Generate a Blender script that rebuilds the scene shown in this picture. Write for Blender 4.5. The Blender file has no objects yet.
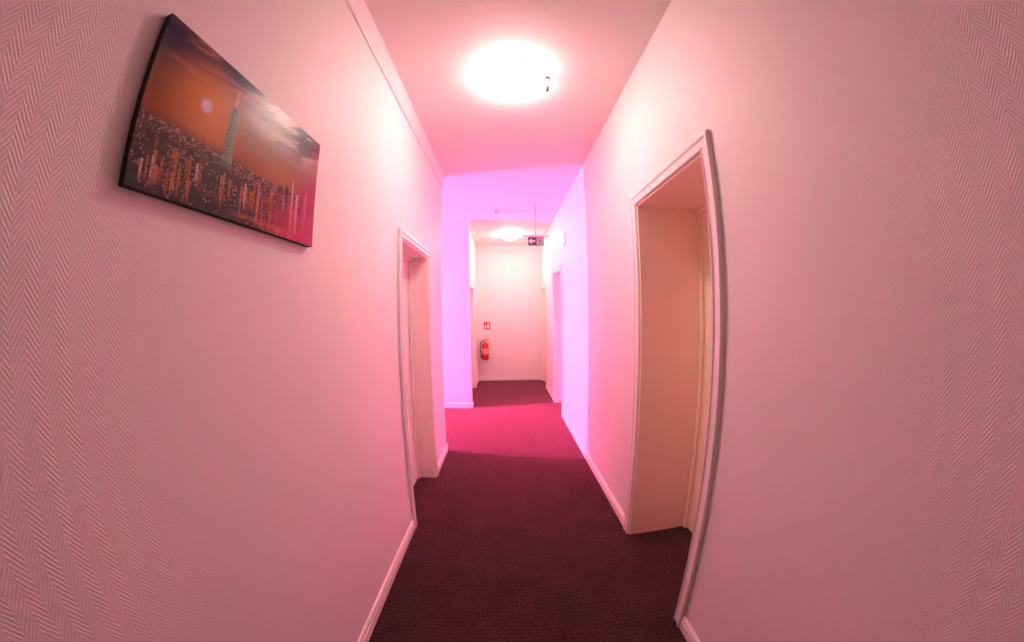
import bpy, bmesh, math, random
from mathutils import Vector, Matrix
random.seed(7)
S = bpy.context.scene
C = S.collection

# ------------------------------------------------------------------ camera (stereographic fisheye lens, as the photograph's)
EYE = Vector((0, 0, 1.45))
cd = bpy.data.cameras.new('camera')
cam = bpy.data.objects.new('camera', cd)
C.objects.link(cam)
S.camera = cam
YAW, PITCH, ROLL = -0.0159, -0.0242, 0.0147
cr, sr = math.cos(ROLL), math.sin(ROLL)
R_ = Matrix(((cr, 0, sr), (0, 1, 0), (-sr, 0, cr)))
cp, sp = math.cos(PITCH), math.sin(PITCH)
P_ = Matrix(((1, 0, 0), (0, cp, -sp), (0, sp, cp)))
cy, sy = math.cos(YAW), math.sin(YAW)
Y_ = Matrix(((cy, -sy, 0), (sy, cy, 0), (0, 0, 1)))
M_ = Y_ @ P_ @ R_
right, up, fwd = M_ @ Vector((1, 0, 0)), M_ @ Vector((0, 0, 1)), M_ @ Vector((0, 1, 0))
mw = Matrix((right, up, -fwd)).transposed().to_4x4()
mw.translation = EYE
cam.matrix_world = mw
cd.type = 'PANO'
cd.panorama_type = 'FISHEYE_LENS_POLYNOMIAL'
cd.sensor_fit = 'HORIZONTAL'
cd.sensor_width = 36
cd.fisheye_fov = math.radians(200)
cd.fisheye_polynomial_k0 = 0.0
cd.fisheye_polynomial_k1 = -0.0868308105
cd.fisheye_polynomial_k2 = 1.78644883e-05
cd.fisheye_polynomial_k3 = 5.90324511e-05
cd.fisheye_polynomial_k4 = -1.07145380e-06
cd.clip_start = 0.01
cd.clip_end = 100

# ------------------------------------------------------------------ light and exposure (the lamps themselves are built below)
LAMP_COL, LAMP_STR = (1.0, 0.72, 0.63), 78.0       # round glass ceiling lamp
LAMP2_COL, LAMP2_STR = (1.0, 0.76, 0.64), 118.0     # the one at the far end
LED_COL, LED_STR = (1.0, 0.115, 0.40), 2150.0        # magenta LED lamp in the side corridor
w = bpy.data.worlds.new('world')
S.world = w
w.use_nodes = True
w.node_tree.nodes['Background'].inputs[0].default_value = (0, 0, 0, 1)
S.view_settings.view_transform = 'Standard'
S.view_settings.look = 'None'
S.view_settings.exposure = 0.0
S.view_settings.gamma = 1.0
S.view_settings.use_curve_mapping = False
S.render.engine = 'CYCLES'
S.cycles.max_bounces = 16
S.cycles.diffuse_bounces = 12
S.cycles.glossy_bounces = 4
S.cycles.use_denoising = True
S.cycles.sample_clamp_indirect = 0
S.cycles.caustics_reflective = False
S.cycles.caustics_refractive = False

# ------------------------------------------------------------------ materials
def mat(name, col, rough=0.6, metal=0.0, spec=0.5, emit=None, estr=0.0):
    m = bpy.data.materials.new(name)
    m.use_nodes = True
    b = m.node_tree.nodes['Principled BSDF']
    b.inputs['Base Color'].default_value = (*col, 1)
    b.inputs['Roughness'].default_value = rough
    b.inputs['Metallic'].default_value = metal
    b.inputs['Specular IOR Level'].default_value = spec
    if emit:
        b.inputs['Emission Color'].default_value = (*emit, 1)
        b.inputs['Emission Strength'].default_value = estr
    return m

class NT:
    def __init__(s, m):
        s.t = m.node_tree
        s.b = s.t.nodes['Principled BSDF']
    def n(s, kind, **kw):
        x = s.t.nodes.new(kind)
        for k, v in kw.items(): setattr(x, k, v)
        return x
    def l(s, a, b): s.t.links.new(a, b)
    def math(s, op, a, b=None, c=None):
        x = s.n('ShaderNodeMath', operation=op)
        for i, v in enumerate((a, b, c)):
            if v is None: continue
            if isinstance(v, (int, float)): x.inputs[i].default_value = v
            else: s.l(v, x.inputs[i])
        return x.outputs[0]

def speckle(m, scale, strength, dist=0.001, detail=3):
    """fine paint grain as a bump"""
    t = NT(m)
    co = t.n('ShaderNodeTexCoord'); no = t.n('ShaderNodeTexNoise')
    no.inputs['Scale'].default_value = scale; no.inputs['Detail'].default_value = detail
    t.l(co.outputs['Object'], no.inputs['Vector'])
    bu = t.n('ShaderNodeBump'); bu.inputs['Strength'].default_value = strength; bu.inputs['Distance'].default_value = dist
    t.l(no.outputs['Fac'], bu.inputs['Height']); t.l(bu.outputs['Normal'], t.b.inputs['Normal'])
    return m

WALLC = (0.76, 0.74, 0.72)
def make_wallpaper():
    m = mat('herringbone_wallpaper', WALLC, 0.55, 0, 0.3)
    t = NT(m)
    co = t.n('ShaderNodeTexCoord'); sx = t.n('ShaderNodeSeparateXYZ')
    t.l(co.outputs['Object'], sx.inputs[0])
    u = t.math('ADD', sx.outputs['X'], sx.outputs['Y'])
    nz = t.n('ShaderNodeTexNoise'); nz.inputs['Scale'].default_value = 30; nz.inputs['Detail'].default_value = 2
    t.l(co.outputs['Object'], nz.inputs['Vector'])
    wob = t.math('MULTIPLY', nz.outputs['Fac'], 0.004)
    zz = t.math('PINGPONG', u, 0.0225)                        # columns 22 mm wide
    z = t.math('ADD', sx.outputs['Z'], t.math('MULTIPLY', zz, 1.65))
    z = t.math('ADD', z, wob)
    s1 = t.math('SINE', t.math('MULTIPLY', z, 2 * math.pi / 0.0115))
    # thin seam between the columns
    seam = t.math('LESS_THAN', t.math('ABSOLUTE', t.math('SUBTRACT', t.math('PINGPONG', u, 0.0225), 0.0112)), 0.0104)
    n2 = t.n('ShaderNodeTexNoise'); n2.inputs['Scale'].default_value = 420; n2.inputs['Detail'].default_value = 2
    t.l(co.outputs['Object'], n2.inputs['Vector'])
    n3 = t.n('ShaderNodeTexNoise'); n3.inputs['Scale'].default_value = 9; n3.inputs['Detail'].default_value = 2
    t.l(co.outputs['Object'], n3.inputs['Vector'])
    amp = t.math('ADD', t.math('MULTIPLY', n3.outputs['Fac'], 0.9), 0.1)
    h = t.math('ADD', t.math('MULTIPLY', t.math('MULTIPLY', s1, seam), amp), t.math('MULTIPLY', n2.outputs['Fac'], 1.3))
    bu = t.n('ShaderNodeBump'); bu.inputs['Strength'].default_value = 0.42; bu.inputs['Distance'].default_value = 0.00065
    t.l(h, bu.inputs['Height']); t.l(bu.outputs['Normal'], t.b.inputs['Normal'])
    return m

def make_carpet():
    m = mat('dark_loop_carpet', (0.07, 0.06, 0.06), 0.95, 0, 0.05)
    t = NT(m)
    co = t.n('ShaderNodeTexCoord'); mp = t.n('ShaderNodeMapping')
    mp.inputs['Scale'].default_value = (1.0, 2.2, 1.0)
    t.l(co.outputs['Object'], mp.inputs[0])
    n1 = t.n('ShaderNodeTexNoise'); n1.inputs['Scale'].default_value = 95; n1.inputs['Detail'].default_value = 4; n1.inputs['Roughness'].default_value = 0.7
    t.l(mp.outputs[0], n1.inputs['Vector'])
    sx = t.n('ShaderNodeSeparateXYZ'); t.l(co.outputs['Object'], sx.inputs[0])
    rows = t.math('SINE', t.math('MULTIPLY', sx.outputs['Y'], 2 * math.pi / 0.022))
    n2 = t.n('ShaderNodeTexNoise'); n2.inputs['Scale'].default_value = 6; n2.inputs['Detail'].default_value = 3
    t.l(co.outputs['Object'], n2.inputs['Vector'])
    f = t.math('ADD', n1.outputs['Fac'], t.math('MULTIPLY', rows, 0.02))
    f = t.math('ADD', f, t.math('MULTIPLY', t.math('SUBTRACT', n2.outputs['Fac'], 0.5), 0.12))
    rp = t.n('ShaderNodeValToRGB')
    e = rp.color_ramp.elements
    e[0].position, e[0].color = 0.36, (0.016, 0.008, 0.010, 1)
    e[1].position, e[1].color = 0.66, (0.15, 0.070, 0.078, 1)
    k = e.new(0.54); k.color = (0.047, 0.020, 0.022, 1)
    t.l(f, rp.inputs[0]); t.l(rp.outputs[0], t.b.inputs['Base Color'])
    t.b.inputs['Sheen Weight'].default_value = 0.66
    t.b.inputs['Sheen Roughness'].default_value = 0.35
    t.b.inputs['Sheen Tint'].default_value = (1.0, 0.45, 0.55, 1)
    bu = t.n('ShaderNodeBump'); bu.inputs['Strength'].default_value = 0.8; bu.inputs['Distance'].default_value = 0.004
    t.l(f, bu.inputs['Height']); t.l(bu.outputs['Normal'], t.b.inputs['Normal'])
    return m

WALL = make_wallpaper()
CARPET = make_carpet()
CEIL = speckle(mat('ceiling_paint', (0.80, 0.76, 0.75), 0.7, 0, 0.2), 140, 0.25)
TRIM = speckle(mat('white_gloss_trim', (0.82, 0.77, 0.75), 0.32, 0, 0.5), 25, 0.05)
GAP = mat('shadow_gap_filler', (0.42, 0.36, 0.34), 0.7)
LINING = speckle(mat('cream_door_lining', (0.88, 0.76, 0.62), 0.42, 0, 0.4), 60, 0.08)
PALE = speckle(mat('pale_door_lining', (0.84, 0.74, 0.70), 0.42, 0, 0.4), 60, 0.08)
LEAF = speckle(mat('white_door_leaf', (0.80, 0.76, 0.73), 0.4, 0, 0.4), 40, 0.06)
METAL = mat('brushed_metal', (0.42, 0.40, 0.40), 0.35, 1.0)
CLIP = mat('dark_clip_metal', (0.05, 0.05, 0.055), 0.5)
PLASTIC = mat('white_plastic', (0.78, 0.75, 0.75), 0.4)
GREYPL = mat('grey_plastic', (0.30, 0.28, 0.30), 0.5)
RODM = mat('grey_rod', (0.30, 0.26, 0.30), 0.5)
BLACK = mat('black_rubber', (0.02, 0.02, 0.02), 0.5)
RED = mat('red_enamel', (0.70, 0.015, 0.012), 0.25, 0, 0.6)
SIGNRED = mat('sign_red', (0.62, 0.03, 0.03), 0.5)
SIGNGREEN = mat('sign_green', (0.045, 0.11, 0.08), 0.4)
SIGNPALE = mat('sign_pale_green', (0.30, 0.62, 0.42), 0.4)
WHITE = mat('sign_white', (0.85, 0.85, 0.85), 0.45)
CANVAS_EDGE = mat('dark_canvas_edge', (0.018, 0.012, 0.014), 0.7)
GLASS1 = mat('lit_opal_glass', (0.9, 0.9, 0.9), 0.3, 0, 0.5, LAMP_COL, LAMP_STR)
GLASS2 = mat('lit_opal_glass_far', (0.9, 0.9, 0.9), 0.3, 0, 0.5, LAMP2_COL, LAMP2_STR)
LED = mat('magenta_led', (0.9, 0.9, 0.9), 0.4, 0, 0.5, LED_COL, LED_STR)

# ------------------------------------------------------------------ helpers
def box(bm, x0, x1, y0, y1, z0, z1, bev=0.0, seg=2):
    vs = [bm.verts.new((x, y, z)) for x in (x0, x1) for y in (y0, y1) for z in (z0, z1)]
    fs = [(0, 1, 3, 2), (4, 6, 7, 5), (0, 4, 5, 1), (2, 3, 7, 6), (0, 2, 6, 4), (1, 5, 7, 3)]
    faces = [bm.faces.new([vs[i] for i in f]) for f in fs]
    if bev > 0:
        es = list({e for f in faces for e in f.edges})
        bmesh.ops.bevel(bm, geom=es, offset=bev, segments=seg, affect='EDGES', profile=0.5)
def lathe(bm, prof, n=48, center=(0, 0, 0), axis='Z'):
    """prof: list of (radius, height)"""
    rings = []
    cx, cyy, cz = center
    for r, h in prof:
        if r < 1e-6:
            pts = [(0, 0, h)]
        else:
            pts = [(r * math.cos(2 * math.pi * i / n), r * math.sin(2 * math.pi * i / n), h) for i in range(n)]
        if axis == 'Y': pts = [(p[0], p[2], p[1]) for p in pts]
        if axis == 'X': pts = [(p[2], p[0], p[1]) for p in pts]
        rings.append([bm.verts.new((p[0] + cx, p[1] + cyy, p[2] + cz)) for p in pts])
    for a, b in zip(rings, rings[1:]):
        for i in range(n):
            j = (i + 1) % n
            if len(a) == 1 and len(b) == 1: continue
            if len(a) == 1: bm.faces.new((a[0], b[j], b[i]))
            elif len(b) == 1: bm.faces.new((a[i], a[j], b[0]))
            else: bm.faces.new((a[i], a[j], b[j], b[i]))
def tube(bm, pts, r, n=10):
    pts = [Vector(p) for p in pts]
    rings = []
    ref = Vector((0.3, 0.2, 0.93)).normalized()
    for i, p in enumerate(pts):
        d = (pts[min(i + 1, len(pts) - 1)] - pts[max(i - 1, 0)]).normalized()
        a = d.cross(ref)
        if a.length < 0.1: a = d.cross(Vector((1, 0, 0)))
        a.normalize(); b = d.cross(a)
        rr = r[i] if isinstance(r, (list, tuple)) else r
        rings.append([bm.verts.new(p + a * rr * math.cos(2 * math.pi * k / n) + b * rr * math.sin(2 * math.pi * k / n)) for k in range(n)])
    for a, b in zip(rings, rings[1:]):
        for k in range(n): bm.faces.new((a[k], a[(k + 1) % n], b[(k + 1) % n], b[k]))
    bm.faces.new(rings[0]); bm.faces.new(rings[-1])
def curve(pts, n=8):
    """Catmull-Rom through pts"""
    P = [Vector(p) for p in pts]; P = [P[0] * 2 - P[1]] + P + [P[-1] * 2 - P[-2]]
    out = []
    for i in range(1, len(P) - 2):
        for k in range(n):
            t = k / n
            out.append(0.5 * ((2 * P[i]) + (P[i + 1] - P[i - 1]) * t + (2 * P[i - 1] - 5 * P[i] + 4 * P[i + 1] - P[i + 2]) * t * t + (3 * P[i] - P[i - 1] - 3 * P[i + 1] + P[i + 2]) * t ** 3))
    out.append(P[-2]); return out
def prism(bm, poly, f0, f1):
    """poly: list of 2-D points; f0, f1 map a point to 3-D on either side"""
    a = [bm.verts.new(f0(*p)) for p in poly]; b = [bm.verts.new(f1(*p)) for p in poly]
    bm.faces.new(a); bm.faces.new(list(reversed(b)))
    for i in range(len(poly)):
        j = (i + 1) % len(poly)
        bm.faces.new((a[i], b[i], b[j], a[j]))
def sweep(bm, stations):
    """stations: lists of points, each the profile at one station; closed profile"""
    R = [[bm.verts.new(p) for p in st] for st in stations]
    n = len(R[0])
    for a, b in zip(R, R[1:]):
        for i in range(n): bm.faces.new((a[i], a[(i + 1) % n], b[(i + 1) % n], b[i]))
    bm.faces.new(R[0]); bm.faces.new(list(reversed(R[-1])))
def obj(name, bm, m, parent=None, smooth=False, loc=None):
    bmesh.ops.recalc_face_normals(bm, faces=bm.faces[:])
    me = bpy.data.meshes.new(name)
    if loc is not None: bmesh.ops.translate(bm, verts=bm.verts[:], vec=-Vector(loc))
    bm.to_mesh(me); bm.free()
    for x in (m if isinstance(m, (list, tuple)) else [m]): me.materials.append(x)
    if smooth:
        for p in me.polygons: p.use_smooth = True
        me.set_sharp_from_angle(angle=math.radians(40))
    o = bpy.data.objects.new(name, me); C.objects.link(o)
    if loc is not None: o.location = loc
    if parent is not None: o.parent = parent
    return o
def struct(name, bm, m, **k):
    o = obj(name, bm, m, **k); o['kind'] = 'structure'; return o
def thing(name, loc, label, cat, group=None):
    o = bpy.data.objects.new(name, None); C.objects.link(o); o.location = loc; o.empty_display_size = 0.1
    o['label'] = label; o['category'] = cat
    if group: o['group'] = group
    return o
def N(): return bmesh.new()

# ------------------------------------------------------------------ the room (metres; camera stands at x=0, y=0, eye 1.45 m)
XL, XR, H = -0.66, 0.78, 2.90
BACK, YF = -5.5, 7.0            # wall behind the camera, wall at the far end
YA, YB, XN = 3.30, 4.93, -0.555  # the side corridor opens on the left between YA and YB
XFL = -0.635                    # left wall beyond it
XS = -6.0                       # end of the side corridor
bm = N(); box(bm, XS - .3, 1.5, BACK - .3, YF + .3, -0.2, 0); struct('floor', bm, CARPET)
bm = N(); box(bm, XS - .3, 1.5, BACK - .3, YF + .3, H, H + .2); struct('ceiling', bm, CEIL)

def wall_y(name, x0, x1, y0, y1, openings, m=WALL):
    """wall running along Y between x0 and x1, with door openings (a, b, top)"""
    bm = N(); y = y0
    for a, b, t in openings:
        box(bm, x0, x1, y, a, 0, H); box(bm, x0, x1, a, b, t, H); y = b
    box(bm, x0, x1, y, y1, 0, H)
    return struct(name, bm, m)
LD = (1.985, 2.70, 1.932)                       # left door opening
RD = (1.10, 1.812, 2.078)                       # near right door
RM = (4.43, 5.135, 2.055)                       # right door beyond the corner
RF = (6.20, 6.88, 1.955)                        # last right door
FL = (5.50, 6.31, 1.93)                         # last left door
wall_y('wall_left', XL - 0.17, XL, BACK, YA, [LD])
wall_y('wall_right', XR, XR + 0.44, BACK, YF, [RD, RM, RF])
bm = N()
box(bm, XS, XN, YB, YB + 0.10, 0, H)            # the face that closes the side corridor, with its small nib
box(bm, XFL - 0.17, XFL, YB + 0.10, FL[0], 0, H); box(bm, XFL - 0.17, XFL, FL[0], FL[1], FL[2], H); box(bm, XFL - 0.17, XFL, FL[1], YF, 0, H)
struct('wall_left_far', bm, WALL)
bm = N(); box(bm, -0.9, 1.3, YF, YF + .15, 0, H); struct('wall_far', bm, CEIL)
bm = N(); box(bm, -0.9, 1.3, BACK - .15, BACK, 0, H); struct('wall_behind', bm, WALL)
bm = N(); box(bm, XS, XL - 0.17, YA - 0.1, YA, 0, H); struct('wall_side_corridor', bm, WALL)
bm = N(); box(bm, XS - .15, XS, YA - .1, YB + .1, 0, H); struct('wall_side_corridor_end', bm, WALL)

# skirting boards: flat board with a rounded lip and a groove
def skirting(name, runs):
    bm = N()
    prof = [(0, 0), (0.013, 0), (0.013, 0.046), (0.006, 0.049), (0.006, 0.054), (0.012, 0.057), (0.012, 0.068), (0.006, 0.077), (0, 0.080)]
    for (x0, y0), (x1, y1), (nx, ny) in runs:
        sweep(bm, [[(x + nx * d, y + ny * d, z) for d, z in prof] for x, y in ((x0, y0), (x1, y1))])
    return struct(name, bm, TRIM)
CW = 0.055
skirting('baseboard_left', [((XL, BACK), (XL, LD[0] - CW), (1, 0)), ((XL, LD[1] + CW), (XL, YA + .013), (1, 0)), ((XL + .013, YA), (XL - 0.17, YA), (0, 1))])
skirting('baseboard_right', [((XR, BACK), (XR, RD[0] - 0.065), (-1, 0)), ((XR, RD[1] + CW), (XR, RM[0] - CW), (-1, 0)),
                             ((XR, RM[1] + CW), (XR, RF[0] - CW), (-1, 0)), ((XR, RF[1] + CW), (XR, YF), (-1, 0))])
skirting('baseboard_side_corridor', [((XS, YB), (XN, YB), (0, -1)), ((XN, YB - .013), (XN, YB + .10), (1, 0))])
skirting('baseboard_far', [((XFL, YF), (XR, YF), (0, -1)), ((XFL, FL[1] + CW), (XFL, YF), (1, 0)), ((XFL, YB + .1), (XFL, FL[0] - CW), (1, 0))])
# cove moulding under the ceiling, left side only
bm = N()
prof = [(0, H - 0.130), (0.010, H - 0.130), (0.013, H - 0.122), (0.014, H - 0.105), (0.017, H - 0.04), (0.024, H - 0.010), (0.025, H), (0, H)]
sweep(bm, [[(XL + d, y, z) for d, z in prof] for y in (BACK, YA)])
struct('trim_1', bm, TRIM, smooth=False)

# doors: opening lining, moulded casing, leaf
def door(n, side, xw, op, depth, leaf_side_m, cw, wall_th, label, panels=True, handle_near=True, lean=LINING):
    """side +1: wall on the right (solid at x > xw); -1: wall on the left"""
    y0, y1, t = op; s = side
    root = bpy.data.objects.new('door_%d' % n, None); C.objects.link(root); root['kind'] = 'structure'; root['label'] = label
    root.location = (xw, y0, 0)
    def o(name, bm, m, smooth=False, par=None):
        bmesh.ops.translate(bm, verts=bm.verts[:], vec=-root.location)
        return obj(name, bm, m, par or root, smooth)
    X = lambda d: xw + s * d                     # d > 0 into the wall
    def bx(bm, d0, d1, a, b, c, e, bev=0):
        x0, x1 = sorted((X(d0), X(d1))); box(bm, x0, x1, a, b, c, e, bev)
    # lining boards
    th = 0.012
    bm = N()
    bx(bm, -0.002, depth + .05, y0 - .001, y0 + th, 0, t); bx(bm, -0.002, depth + .05, y1 - th, y1 + .001, 0, t); bx(bm, -0.002, depth + .05, y0 + th, y1 - th, t - th, t + .001)
    o('door_lining', bm, LINING if s > 0 else PALE)
    # casing: mitred profile, (outward width, protrusion)
    pr = [(0.0, 0), (0.0, .010), (.004, .016), (.010, .018), (.013, .013), (.020, .012), (cw - .022, .014), (cw - .020, .017), (cw - .014, .020), (cw - .006, .020), (cw - .001, .014), (cw, 0)]
    st = []
    for ya, za, sy_, sz in ((y0, 0, -1, 0), (y0, t, -1, 1), (y1, t, 1, 1), (y1, 0, 1, 0)):
        st.append([(X(-p), ya + sy_ * q, za + sz * q) for q, p in pr])
    bm = N(); sweep(bm, st); o('door_casing', bm, TRIM)
    # stop strip and leaf at the back of the opening
    bm = N(); k = 0.028
    bx(bm, depth - .018, depth, y0 + th, y0 + th + k, 0, t - th, .003); bx(bm, depth - .018, depth, y1 - th - k, y1 - th, 0, t - th, .003); bx(bm, depth - .018, depth, y0 + th + k, y1 - th - k, t - th - k, t - th, .003)
    o('door_stop', bm, lean)
    bm = N(); bx(bm, depth + .002, depth + .040, y0 + th, y1 - th, .006, t - th); 
    leaf = o('door_leaf', bm, leaf_side_m)
    if panels:
        for z0, z1 in ((0.17, 0.78), (0.90, t - 0.16)):
            a, b = y0 + 0.12, y1 - 0.12
            bm = N(); q = .022
            pp = [(0, 0), (0, .004), (.005, .009), (.012, .009), (.018, .004), (q, 0)]
            corners = [(a, z0, 1, 1), (a, z1, 1, -1), (b, z1, -1, -1), (b, z0, -1, 1)]
            rings = [[bm.verts.new((X(depth + .002 - e), ya + sa * d, za + sb * d)) for d, e in pp] for ya, za, sa, sb in corners]
            for i in range(4):
                r0, r1 = rings[i], rings[(i + 1) % 4]
                for j in range(len(pp) - 1): bm.faces.new((r0[j], r0[j + 1], r1[j + 1], r1[j]))
            o('panel_moulding', bm, leaf_side_m, par=leaf)
    # lever handle on a long plate
    yh = (y0 + .065) if handle_near else (y1 - .065)
    sg = 1 if handle_near else -1
    bm = N(); bx(bm, depth - .006, depth + .003, yh - .019, yh + .019, 0.90, 1.12, .003)
    pl = o('handle_plate', bm, METAL, par=leaf)
    bm = N(); tube(bm, [(X(depth), yh, 1.06), (X(depth - .045), yh, 1.06), (X(depth - .052), yh + sg * .01, 1.06), (X(depth - .052), yh + sg * .12, 1.055)], .009, 12)
    o('door_handle', bm, METAL, True, par=leaf)
    return root
door(1, -1, XL, LD, 0.150, LEAF, CW, .17, 'white panelled door in a shallow recess in the left wall', lean=PALE)
door(2, 1, XR, RD, 0.405, LINING, 0.065, .44, 'deep cream-lined doorway nearest on the right wall')
door(3, 1, XR, RM, 0.405, LEAF, CW, .44, 'deep doorway on the right wall just past the violet light')
door(4, 1, XR, RF, 0.045, LEAF, CW, .44, 'door on the right wall in the last corner of the corridor', panels=False)
door(5, -1, XFL, FL, 0.130, LEAF, CW, .17, 'last doorway on the left before the end wall')

# ------------------------------------------------------------------ ceiling lamps: round opal glass held by three metal clips
def ceiling_lamp(x, y, r, gm, label, a0):
    root = thing('ceiling_lamp', (x, y, H), label, 'ceiling lamp', 'round ceiling lamps of the corridor')
    def o(name, bm, m, smooth=True, par=None):
        return obj(name, bm, m, par or root, smooth)
    bm = N(); lathe(bm, [(0, 0), (r * .97, 0), (r * .97, -.041), (r * .94, -.042), (0, -.042)], 64); o('ceiling_pan', bm, PLASTIC)
    bm = N()
    lathe(bm, [(r * .95, -.0425), (r * .995, -.0445), (r * .995, -.050), (r * .95, -.064), (r * .82, -.080), (r * .66, -.095), (r * .42, -.103), (r * .2, -.107), (0, -.108)], 64)
    o('glass_shade', bm, gm)
    if a0 is not None:
        a = a0; ca, sa = math.cos(a), math.sin(a); rc = r + .060
        bm = N()
        P = lambda d, z, q: (ca * d - sa * q, sa * d + ca * q, z)
        line = [(rc - .012, -.003), (rc + .010, -.004), (rc + .014, -.010), (rc + .006, -.075), (rc - .004, -.090), (rc - .016, -.094)]
        for (d0, z0), (d1, z1) in zip(line, line[1:]):
            nx, nz = -(z1 - z0), d1 - d0; L = math.hypot(nx, nz); nx *= .002 / L; nz *= .002 / L
            st = []
            for d, z in ((d0, z0), (d1, z1)):
                st.append([P(d - nx, z - nz, -.010), P(d + nx, z + nz, -.010), P(d + nx, z + nz, .010), P(d - nx, z - nz, .010)])
            sweep(bm, st)
        lathe(bm, [(0, -.106), (.010, -.106), (.012, -.098), (.012, -.080), (0, -.080)], 16, center=(ca * (rc - .004), sa * (rc - .004), 0))
        o('glass_clip', bm, CLIP, False)
    return root
ceiling_lamp(0.055, 1.75, 0.150, GLASS1, 'round glowing glass ceiling lamp with a dark metal clip, nearest the viewer', 0.05)
ceiling_lamp(0.085, 5.95, 0.13, GLASS2, 'small glowing round ceiling lamp near the end wall, above the fire extinguisher', None)

# ------------------------------------------------------------------ canvas print on the left wall
def lin(c): return tuple(((v / 255) / 12.92 if v / 255 <= .04045 else (((v / 255) + .055) / 1.055) ** 2.4) for v in c)
def mix(a, b, t):
    t = max(0.0, min(1.0, t)); return tuple(x + (y - x) * t for x, y in zip(a, b))
def ss(a, b, x):
    t = max(0.0, min(1.0, (x - a) / (b - a))); return t * t * (3 - 2 * t)
def hsh(i, j, s=0):
    v = math.sin(i * 127.1 + j * 311.7 + s * 74.7) * 43758.5453; return v - math.floor(v)
def vnoise(x, y, s=0):
    i, j = math.floor(x), math.floor(y); fx, fy = x - i, y - j
    fx = fx * fx * (3 - 2 * fx); fy = fy * fy * (3 - 2 * fy)
    a = hsh(i, j, s) * (1 - fx) + hsh(i + 1, j, s) * fx; b = hsh(i, j + 1, s) * (1 - fx) + hsh(i + 1, j + 1, s) * fx
    return a * (1 - fy) + b * fy
def fbm(x, y, s=0): return .5 * vnoise(x, y, s) + .28 * vnoise(2 * x, 2 * y, s + 1) + .22 * vnoise(4 * x, 4 * y, s + 2)
HOR = 0.385
def paint(u, v):
    # sky: dark violet above, smouldering orange below, olive grey to the right
    top = mix((.055, .050, .13), (.075, .12, .15), ss(.3, .8, u))
    midc = mix((.24, .10, .055), (.30, .25, .17), ss(.25, .65, u))
    low = mix((.34, .085, .022), (.34, .14, .055), ss(.35, .7, u)); low = mix(low, (.30, .07, .07), ss(.7, 1, u))
    t = v
    c = mix(low, midc, ss(.42, .70, t)); c = mix(c, top, ss(.64, .93, t + .04 * (u - .3)))
    st = fbm(u * 3.4 + v * 1.0, (v * 10 - u * 4.0), 3)            # slanting cloud streaks
    k = ss(.44, .60, st) * ss(.60, .78, v)
    c = mix(c, mix((.46, .19, .13), (.52, .52, .44), ss(.3, .6, u)), k * .85)
    k2 = ss(.48, .66, fbm(u * 2.6 + 9, (v * 9 - u * 3.4) + 4, 8)) * ss(.70, .92, v)
    c = mix(c, (.030, .026, .085), k2 * .8)
    d = math.hypot((u - .60) / .28, (v - .84 + .30 * (u - .6)) / .24)
    c = mix(c, (.62, .72, .66), ss(1.0, .1, d) * .50 * (.5 + .8 * fbm(u * 8, v * 7 - u * 6, 5)))  # pale haze: ceiling lamp's reflection painted into the upper sky
    ds = math.hypot((u - .235) * 1.8, v - .625)
    c = mix(c, (.85, .30, .055), ss(.42, .03, ds) * .85)
    c = mix(c, (.95, .86, .95), ss(.062, .020, ds) * .95)
    c = tuple(x * (.72 + .28 * ss(.2, .7, u)) for x in c)
    hz = HOR + .008 * math.sin(u * 6 + 1) + .006 * fbm(u * 40, 1, 2)
    c = mix(c, (.13, .035, .015), .5 * ss(.06, .0, v - hz) * ss(.9, .3, u))
    if v < hz:
        g = v / hz
        c = mix((.022, .018, .020), (.070, .036, .032), g ** 2)
        c = mix(c, (.09, .055, .045), ss(.4, .7, fbm(u * 22, v * 26, 31)) * .5)
        pu, pv = math.floor(u * 200), math.floor(v * 110)
        n = hsh(pu, pv, 1); clus = fbm(u * 12, v * 16, 40)
        dens = .03 + .24 * ss(.72, .97, g) + .22 * ss(.48, .68, clus) * ss(.15, .45, g)
        if n > 1 - dens: c = mix(c, mix((.42, .085, .03), (.48, .34, .28), hsh(pu, pv, 6)), .45 + .5 * hsh(pu, pv, 7))
    # clusters of narrow lit buildings: two rows of columns, taller and redder to the right
    for row, (cwid, vb, vt) in enumerate(((.0105, .16, .25), (.0085, .06, .17))):
        i = math.floor(u / cwid + row * .4); r1, r2, r3 = hsh(i, row, 51), hsh(i, row, 52), hsh(i, row, 53)
        rt = ss(.48, .75, u)
        base = vb - .05 * r2 - .05 * u - (.10 * rt); topv = (.15 + .08 * r1 if row else vt + .07 * r1) * (1 - .10 * rt) + (.13 * rt * r2) - .03 * u * (1 - rt)
        lit = fbm(u * 7 + 3 * row, row * 5.0, 60)
        if base < v < topv and (r3 < .10 + .75 * ss(.46, .64, lit) or u > .6):
            tone = hsh(i, row, 54); gg = (v - base) / (topv - base)
            bc = mix((.030, .018, .024), (.080, .030, .034), tone) if tone < .40 else mix((.30, .060, .015), (.46, .22, .12), (tone - .4) / .6)
            if tone > .9: bc = mix(bc, (.60, .46, .50), .7)
            q = u / cwid + row * .4 - i
            bc = mix(bc, (.02, .012, .015), .5 * ss(.65, 1.0, q))
            wn = hsh(math.floor(u * 330), math.floor(v * 150), 21)
            if wn > .82: bc = mix(bc, (.62, .26, .10), .55)
            elif wn < .30: bc = mix(bc, (.03, .014, .016), .55)
            if tone > .4: bc = mix(bc, (.05, .022, .02), ss(.45, .0, gg) * (.75 - .5 * rt))
            c = bc
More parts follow.
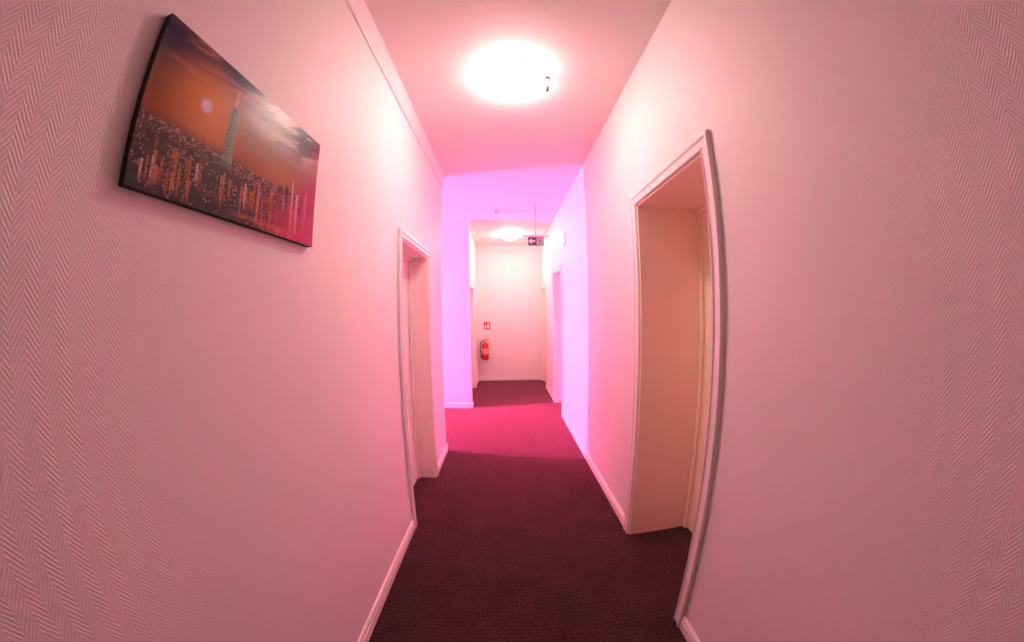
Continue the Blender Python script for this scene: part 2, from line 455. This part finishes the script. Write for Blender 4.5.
    for a_, wd, t_, col in ((.690, .030, .40, (.030, .016, .028)), (.742, .030, .42, (.024, .014, .030)), (.795, .011, .50, (.62, .34, .34)), (.832, .018, .40, (.60, .46, .52)), (.905, .020, .46, (.58, .22, .24)), (.56, .012, .33, (.50, .12, .03)), (.60, .018, .30, (.028, .016, .03))):
        if a_ < u < a_ + wd and .05 < v < t_:
            q = (u - a_) / wd; bc = tuple(x * (.7 + .5 * math.sin(q * math.pi)) for x in col)
            if hsh(math.floor(u * 330), math.floor(v * 140), 77) > .8: bc = mix(bc, (.60, .25, .18), .5)
            c = mix(c, bc, .92)
    if u > .42:
        edge = .055 - .02 * u + .012 * vnoise(u * 30, 1, 9)
        c = mix(c, (.70, .15, .02), ss(.028, .0, abs(v - edge)) * .6 * ss(.40, .5, u) * (.4 + .6 * hsh(math.floor(u * 120), 2, 3)))
        c = mix(c, (.60, .02, .08), .62 * ss(.5, .85, u) * ss(.40, .08, v))  # magenta light from the side corridor painted into the lower right
    c = mix(c, (.40, .02, .11), .62 * ss(.78, 1.0, u + .16 * (.5 - v)))  # the same magenta light, painted up the right edge
    # tall tapering tower in front of the sky
    tc = .372 + .0 * v
    if .32 < v < .745:
        seg = ((v - .32) % .055) / .055
        hw = .0155 + .0055 * seg * (v > .40) + (.004 if v < .40 else 0)
        hw *= 1.4 * (1 - .30 * ss(.3, .75, v))
        if abs(u - tc) < hw:
            s = (u - tc) / hw
            c = mix((.08, .12, .085), (.19, .23, .16), .5 + .5 * s)
            if hsh(math.floor(u * 300), math.floor(v * 130), 33) > .6: c = mix(c, (.32, .36, .26), .5)
    elif .745 <= v < .885:
        hw = .011 * (1 - (v - .745) / .14) + .0022
        if abs(u - tc) < hw: c = mix((.50, .28, .22), (.34, .18, .15), (u - tc) / hw)
    if v < .36 and abs(u - .355) < .05 and v > .30: c = mix(c, (.05, .07, .05), .6)
    return c
cy0, cy1, cz0, cz1, cth = 0.348, 0.984, 1.45 + 0.230, 1.45 + 0.596, 0.020
canvas = thing('canvas_print', (XL, (cy0 + cy1) / 2, cz0), 'wide canvas print of an orange sunset over a city skyline on the left wall', 'picture')
bm = N(); box(bm, 0, cth - .0008, cy0 - (cy0 + cy1) / 2, cy1 - (cy0 + cy1) / 2, 0, cz1 - cz0, .0015)
obj('canvas_edge', bm, CANVAS_EDGE, canvas)
nu, nv = 330, 180
verts, faces, cols = [], [], []
for j in range(nv + 1):
    for i in range(nu + 1):
        u, v = i / nu, j / nv
        verts.append((cth, (cy0 - cy1) / 2 + (cy1 - cy0) * u, (cz1 - cz0) * v)); cols.append(paint(u, v))
for j in range(nv):
    for i in range(nu):
        a = j * (nu + 1) + i; faces.append((a, a + 1, a + nu + 2, a + nu + 1))
me = bpy.data.meshes.new('printed_face'); me.from_pydata(verts, [], faces)
ca = me.color_attributes.new('print', 'FLOAT_COLOR', 'POINT')
flat = []
for c in cols: flat += [c[0], c[1], c[2], 1.0]
ca.data.foreach_set('color', flat)
PRINT = mat('printed_canvas', (.5, .5, .5), 0.33, 0, 0.27)
t = NT(PRINT); at = t.n('ShaderNodeAttribute', attribute_name='print'); t.l(at.outputs['Color'], t.b.inputs['Base Color'])
wv = t.n('ShaderNodeTexNoise'); wv.inputs['Scale'].default_value = 500
tc_ = t.n('ShaderNodeTexCoord'); t.l(tc_.outputs['Object'], wv.inputs['Vector'])
bu = t.n('ShaderNodeBump'); bu.inputs['Strength'].default_value = .25; bu.inputs['Distance'].default_value = .0004
t.l(wv.outputs['Fac'], bu.inputs['Height']); t.l(bu.outputs['Normal'], t.b.inputs['Normal'])
me.materials.append(PRINT)
pf = bpy.data.objects.new('printed_face', me); C.objects.link(pf); pf.parent = canvas

# ------------------------------------------------------------------ hanging escape-route sign
SX, SY = 0.390, 4.20
sign = thing('exit_sign', (SX, SY, H), 'small escape route sign with a white arrow, hanging from a thin ceiling rod', 'sign')
bm = N(); lathe(bm, [(0, 0), (.030, 0), (.030, -.008), (.014, -.022), (0, -.022)], 24); obj('ceiling_rose', bm, PLASTIC, sign, True)
bm = N(); lathe(bm, [(0, -.02), (.0045, -.02), (.0045, -.445), (0, -.445)], 12); obj('hanging_rod', bm, RODM, sign, True)
zt = -0.445
bm = N(); box(bm, -.185, .185, -.030, .030, zt - .022, zt, .006); obj('lamp_housing', bm, PLASTIC, sign)
px0, px1, pz1, pz0 = -.100, .104, zt - .024, zt - .134
bm = N(); box(bm, px0, px1, -.006, .006, pz0, pz1, .001); panel = obj('sign_panel', bm, SIGNGREEN, sign)
bm = N(); box(bm, .010, px1 - .007, -.0085, -.0060, pz0 + .008, pz1 - .008); obj('pale_field', bm, SIGNPALE, panel)
bm = N(); zc = (pz0 + pz1) / 2 + .002
ar = [(-.094, 0), (-.052, .036), (-.052, .011), (-.008, .011), (-.008, -.011), (-.052, -.011), (-.052, -.036)]
prism(bm, ar, lambda x, z: (x, -.0090, zc + z), lambda x, z: (x, -.0055, zc + z)); obj('arrow', bm, WHITE, panel)
bm = N()                                       # running figure: head, body, arms, legs
def limb(pts, w_):
    for (xa, za), (xb, zb) in zip(pts, pts[1:]):
        dx, dz = xb - xa, zb - za; L = math.hypot(dx, dz); nx, nz = -dz / L * w_, dx / L * w_
        prism(bm, [(xa + nx, za + nz), (xa - nx, za - nz), (xb - nx, zb - nz), (xb + nx, zb + nz)], lambda x, z: (x, -.0105, zc + z), lambda x, z: (x, -.0080, zc + z))
head = [(.045 + .0065 * math.cos(k * math.pi / 6), .031 + .0065 * math.sin(k * math.pi / 6)) for k in range(12)]
prism(bm, head, lambda x, z: (x, -.0105, zc + z), lambda x, z: (x, -.0080, zc + z))
limb([(.052, .022), (.060, -.002)], .0065)
limb([(.052, .020), (.036, .014), (.030, .002)], .0028); limb([(.054, .018), (.070, .010), (.078, .018)], .0028)
limb([(.060, -.002), (.046, -.012), (.042, -.030), (.036, -.030)], .0035); limb([(.060, -.002), (.072, -.018), (.088, -.022)], .0035)
obj('running_figure', bm, SIGNGREEN, panel)

# ------------------------------------------------------------------ smoke detector with its cable duct
det = thing('smoke_detector', (-.15, 4.54, H), 'small white smoke detector on the violet-lit ceiling', 'smoke detector')
bm = N(); lathe(bm, [(0, 0), (.052, 0), (.052, -.012), (.046, -.030), (.030, -.040), (.028, -.034), (.018, -.034), (.016, -.044), (0, -.046)], 32); obj('detector_body', bm, PLASTIC, det, True)
bm = N(); tube(bm, [(.036, -.01, -.034), (.036, -.01, -.042)], .004, 8); obj('indicator_light', bm, RED, det)
bm = N(); box(bm, -.09, .36, 4.565, 4.577, H - .008, H, .001)
o = obj('cable_duct', bm, PLASTIC); o['label'] = 'thin white cable duct on the ceiling running from the smoke detector towards the hanging sign'; o['category'] = 'cable duct'

# ------------------------------------------------------------------ small plate high on the right wall
pl = thing('wall_plate', (XR, 4.13, 2.31), 'small narrow grey plate high on the right wall before the violet-lit doorway', 'wall plate')
bm = N(); box(bm, -.010, 0, -.045, .045, 0, .165, .003); obj('plate_body', bm, GREYPL, pl)
bm = N(); box(bm, -.013, -.009, -.034, .034, .02, .145, .001); obj('plate_cover', bm, PLASTIC, pl)

# ------------------------------------------------------------------ fire extinguisher and its sign on the end wall
ex = thing('fire_extinguisher', (-.462, YF - .105, .475), 'red fire extinguisher with a black hose hanging on the end wall', 'fire extinguisher')
bm = N(); lathe(bm, [(0, 0), (.055, 0), (.066, .010), (.070, .025), (.070, .300), (.064, .330), (.045, .352), (.024, .362), (.022, .375), (0, .375)], 40); obj('cylinder_body', bm, RED, ex, True)
bm = N(); lathe(bm, [(.0705, .12), (.0712, .121), (.0712, .235), (.0705, .236)], 40); obj('instruction_label', bm, mat('extinguisher_label', (.72, .34, .30), .5), ex, True)
bm = N(); lathe(bm, [(0, .372), (.020, .372), (.020, .405), (.012, .412), (0, .412)], 20); obj('valve', bm, METAL, ex, True)
bm = N(); box(bm, -.012, .085, -.010, .010, .412, .424, .003); sweep(bm, [[(.0, -.009, .428), (.0, .009, .428), (.0, .009, .436), (.0, -.009, .436)], [(.088, -.009, .455), (.088, .009, .455), (.088, .009, .463), (.088, -.009, .463)]]); obj('handle_lever', bm, RED, ex)
bm = N(); tube(bm, curve([(-.01, -.005, .395), (-.06, -.02, .392), (-.098, -.03, .345), (-.108, -.03, .25), (-.095, -.03, .15), (-.085, -.03, .10)]), .011, 10); obj('hose', bm, BLACK, ex, True)
bm = N(); tube(bm, [(-.085, -.03, .10), (-.080, -.03, .04)], [.012, .018], 12); obj('nozzle', bm, BLACK, ex, True)
bm = N(); lathe(bm, [(0, 0), (.014, 0), (.014, .008), (0, .008)], 16, center=(.0, -.028, .390), axis='Y'); obj('pressure_gauge', bm, WHITE, ex, True)
bm = N(); box(bm, -.03, .03, .065, .105, .06, .34, .002); obj('wall_bracket', bm, METAL, ex)

es = thing('fire_sign', (-.424, YF - .001, 1.118), 'small square red fire extinguisher sign on the end wall above the extinguisher', 'sign')
bm = N(); box(bm, -.068, .068, -.004, 0, 0, .148, .001); pb = obj('sign_plate', bm, SIGNRED, es)
q0, q1 = (lambda x, z: (x, -.0055, z)), (lambda x, z: (x, -.0035, z))
bm = N(); prism(bm, [(.005, .022), (.045, .022), (.045, .092), (.036, .104), (.014, .104), (.005, .092)], q0, q1); prism(bm, [(.012, .108), (.040, .108), (.052, .126), (.012, .126)], q0, q1)
obj('extinguisher_symbol', bm, WHITE, pb)
bm = N()
prism(bm, [(-.040, .020), (-.028, .020), (-.016, .036), (-.012, .066), (-.020, .060), (-.024, .084), (-.034, .110), (-.038, .084), (-.050, .066), (-.054, .044)], q0, q1)
obj('flame_symbol', bm, WHITE, pb)

# ------------------------------------------------------------------ the magenta LED lamp that stands in the side corridor
LX, LY = -5.4, 4.19
led = thing('led_floor_lamp', (LX, LY, 0), 'upright magenta LED floor lamp standing in the side corridor', 'floor lamp')
bm = N(); lathe(bm, [(0, 0), (.16, 0), (.16, .015), (.03, .03), (0, .03)], 40); obj('lamp_base', bm, BLACK, led, True)
bm = N(); box(bm, -.03, .03, -.05, .05, .03, 2.35, .004); obj('lamp_column', bm, BLACK, led)
bm = N(); box(bm, .031, .045, -.04, .04, .35, 2.30, .003); obj('led_strip', bm, LED, led)

# the right wall runs a hair inwards towards the far end: turn it and all that is on it about its near end
piv = Matrix.Translation((XR, 1.0, 0)); rot = Matrix.Rotation(0.006, 4, 'Z')
turn = piv @ rot @ piv.inverted()
for ob in list(C.objects):
    if ob.parent is None and ob.name in ('wall_right', 'baseboard_right', 'door_2', 'door_3', 'door_4', 'wall_plate'):
        ob.matrix_world = turn @ Matrix.Translation(ob.location)
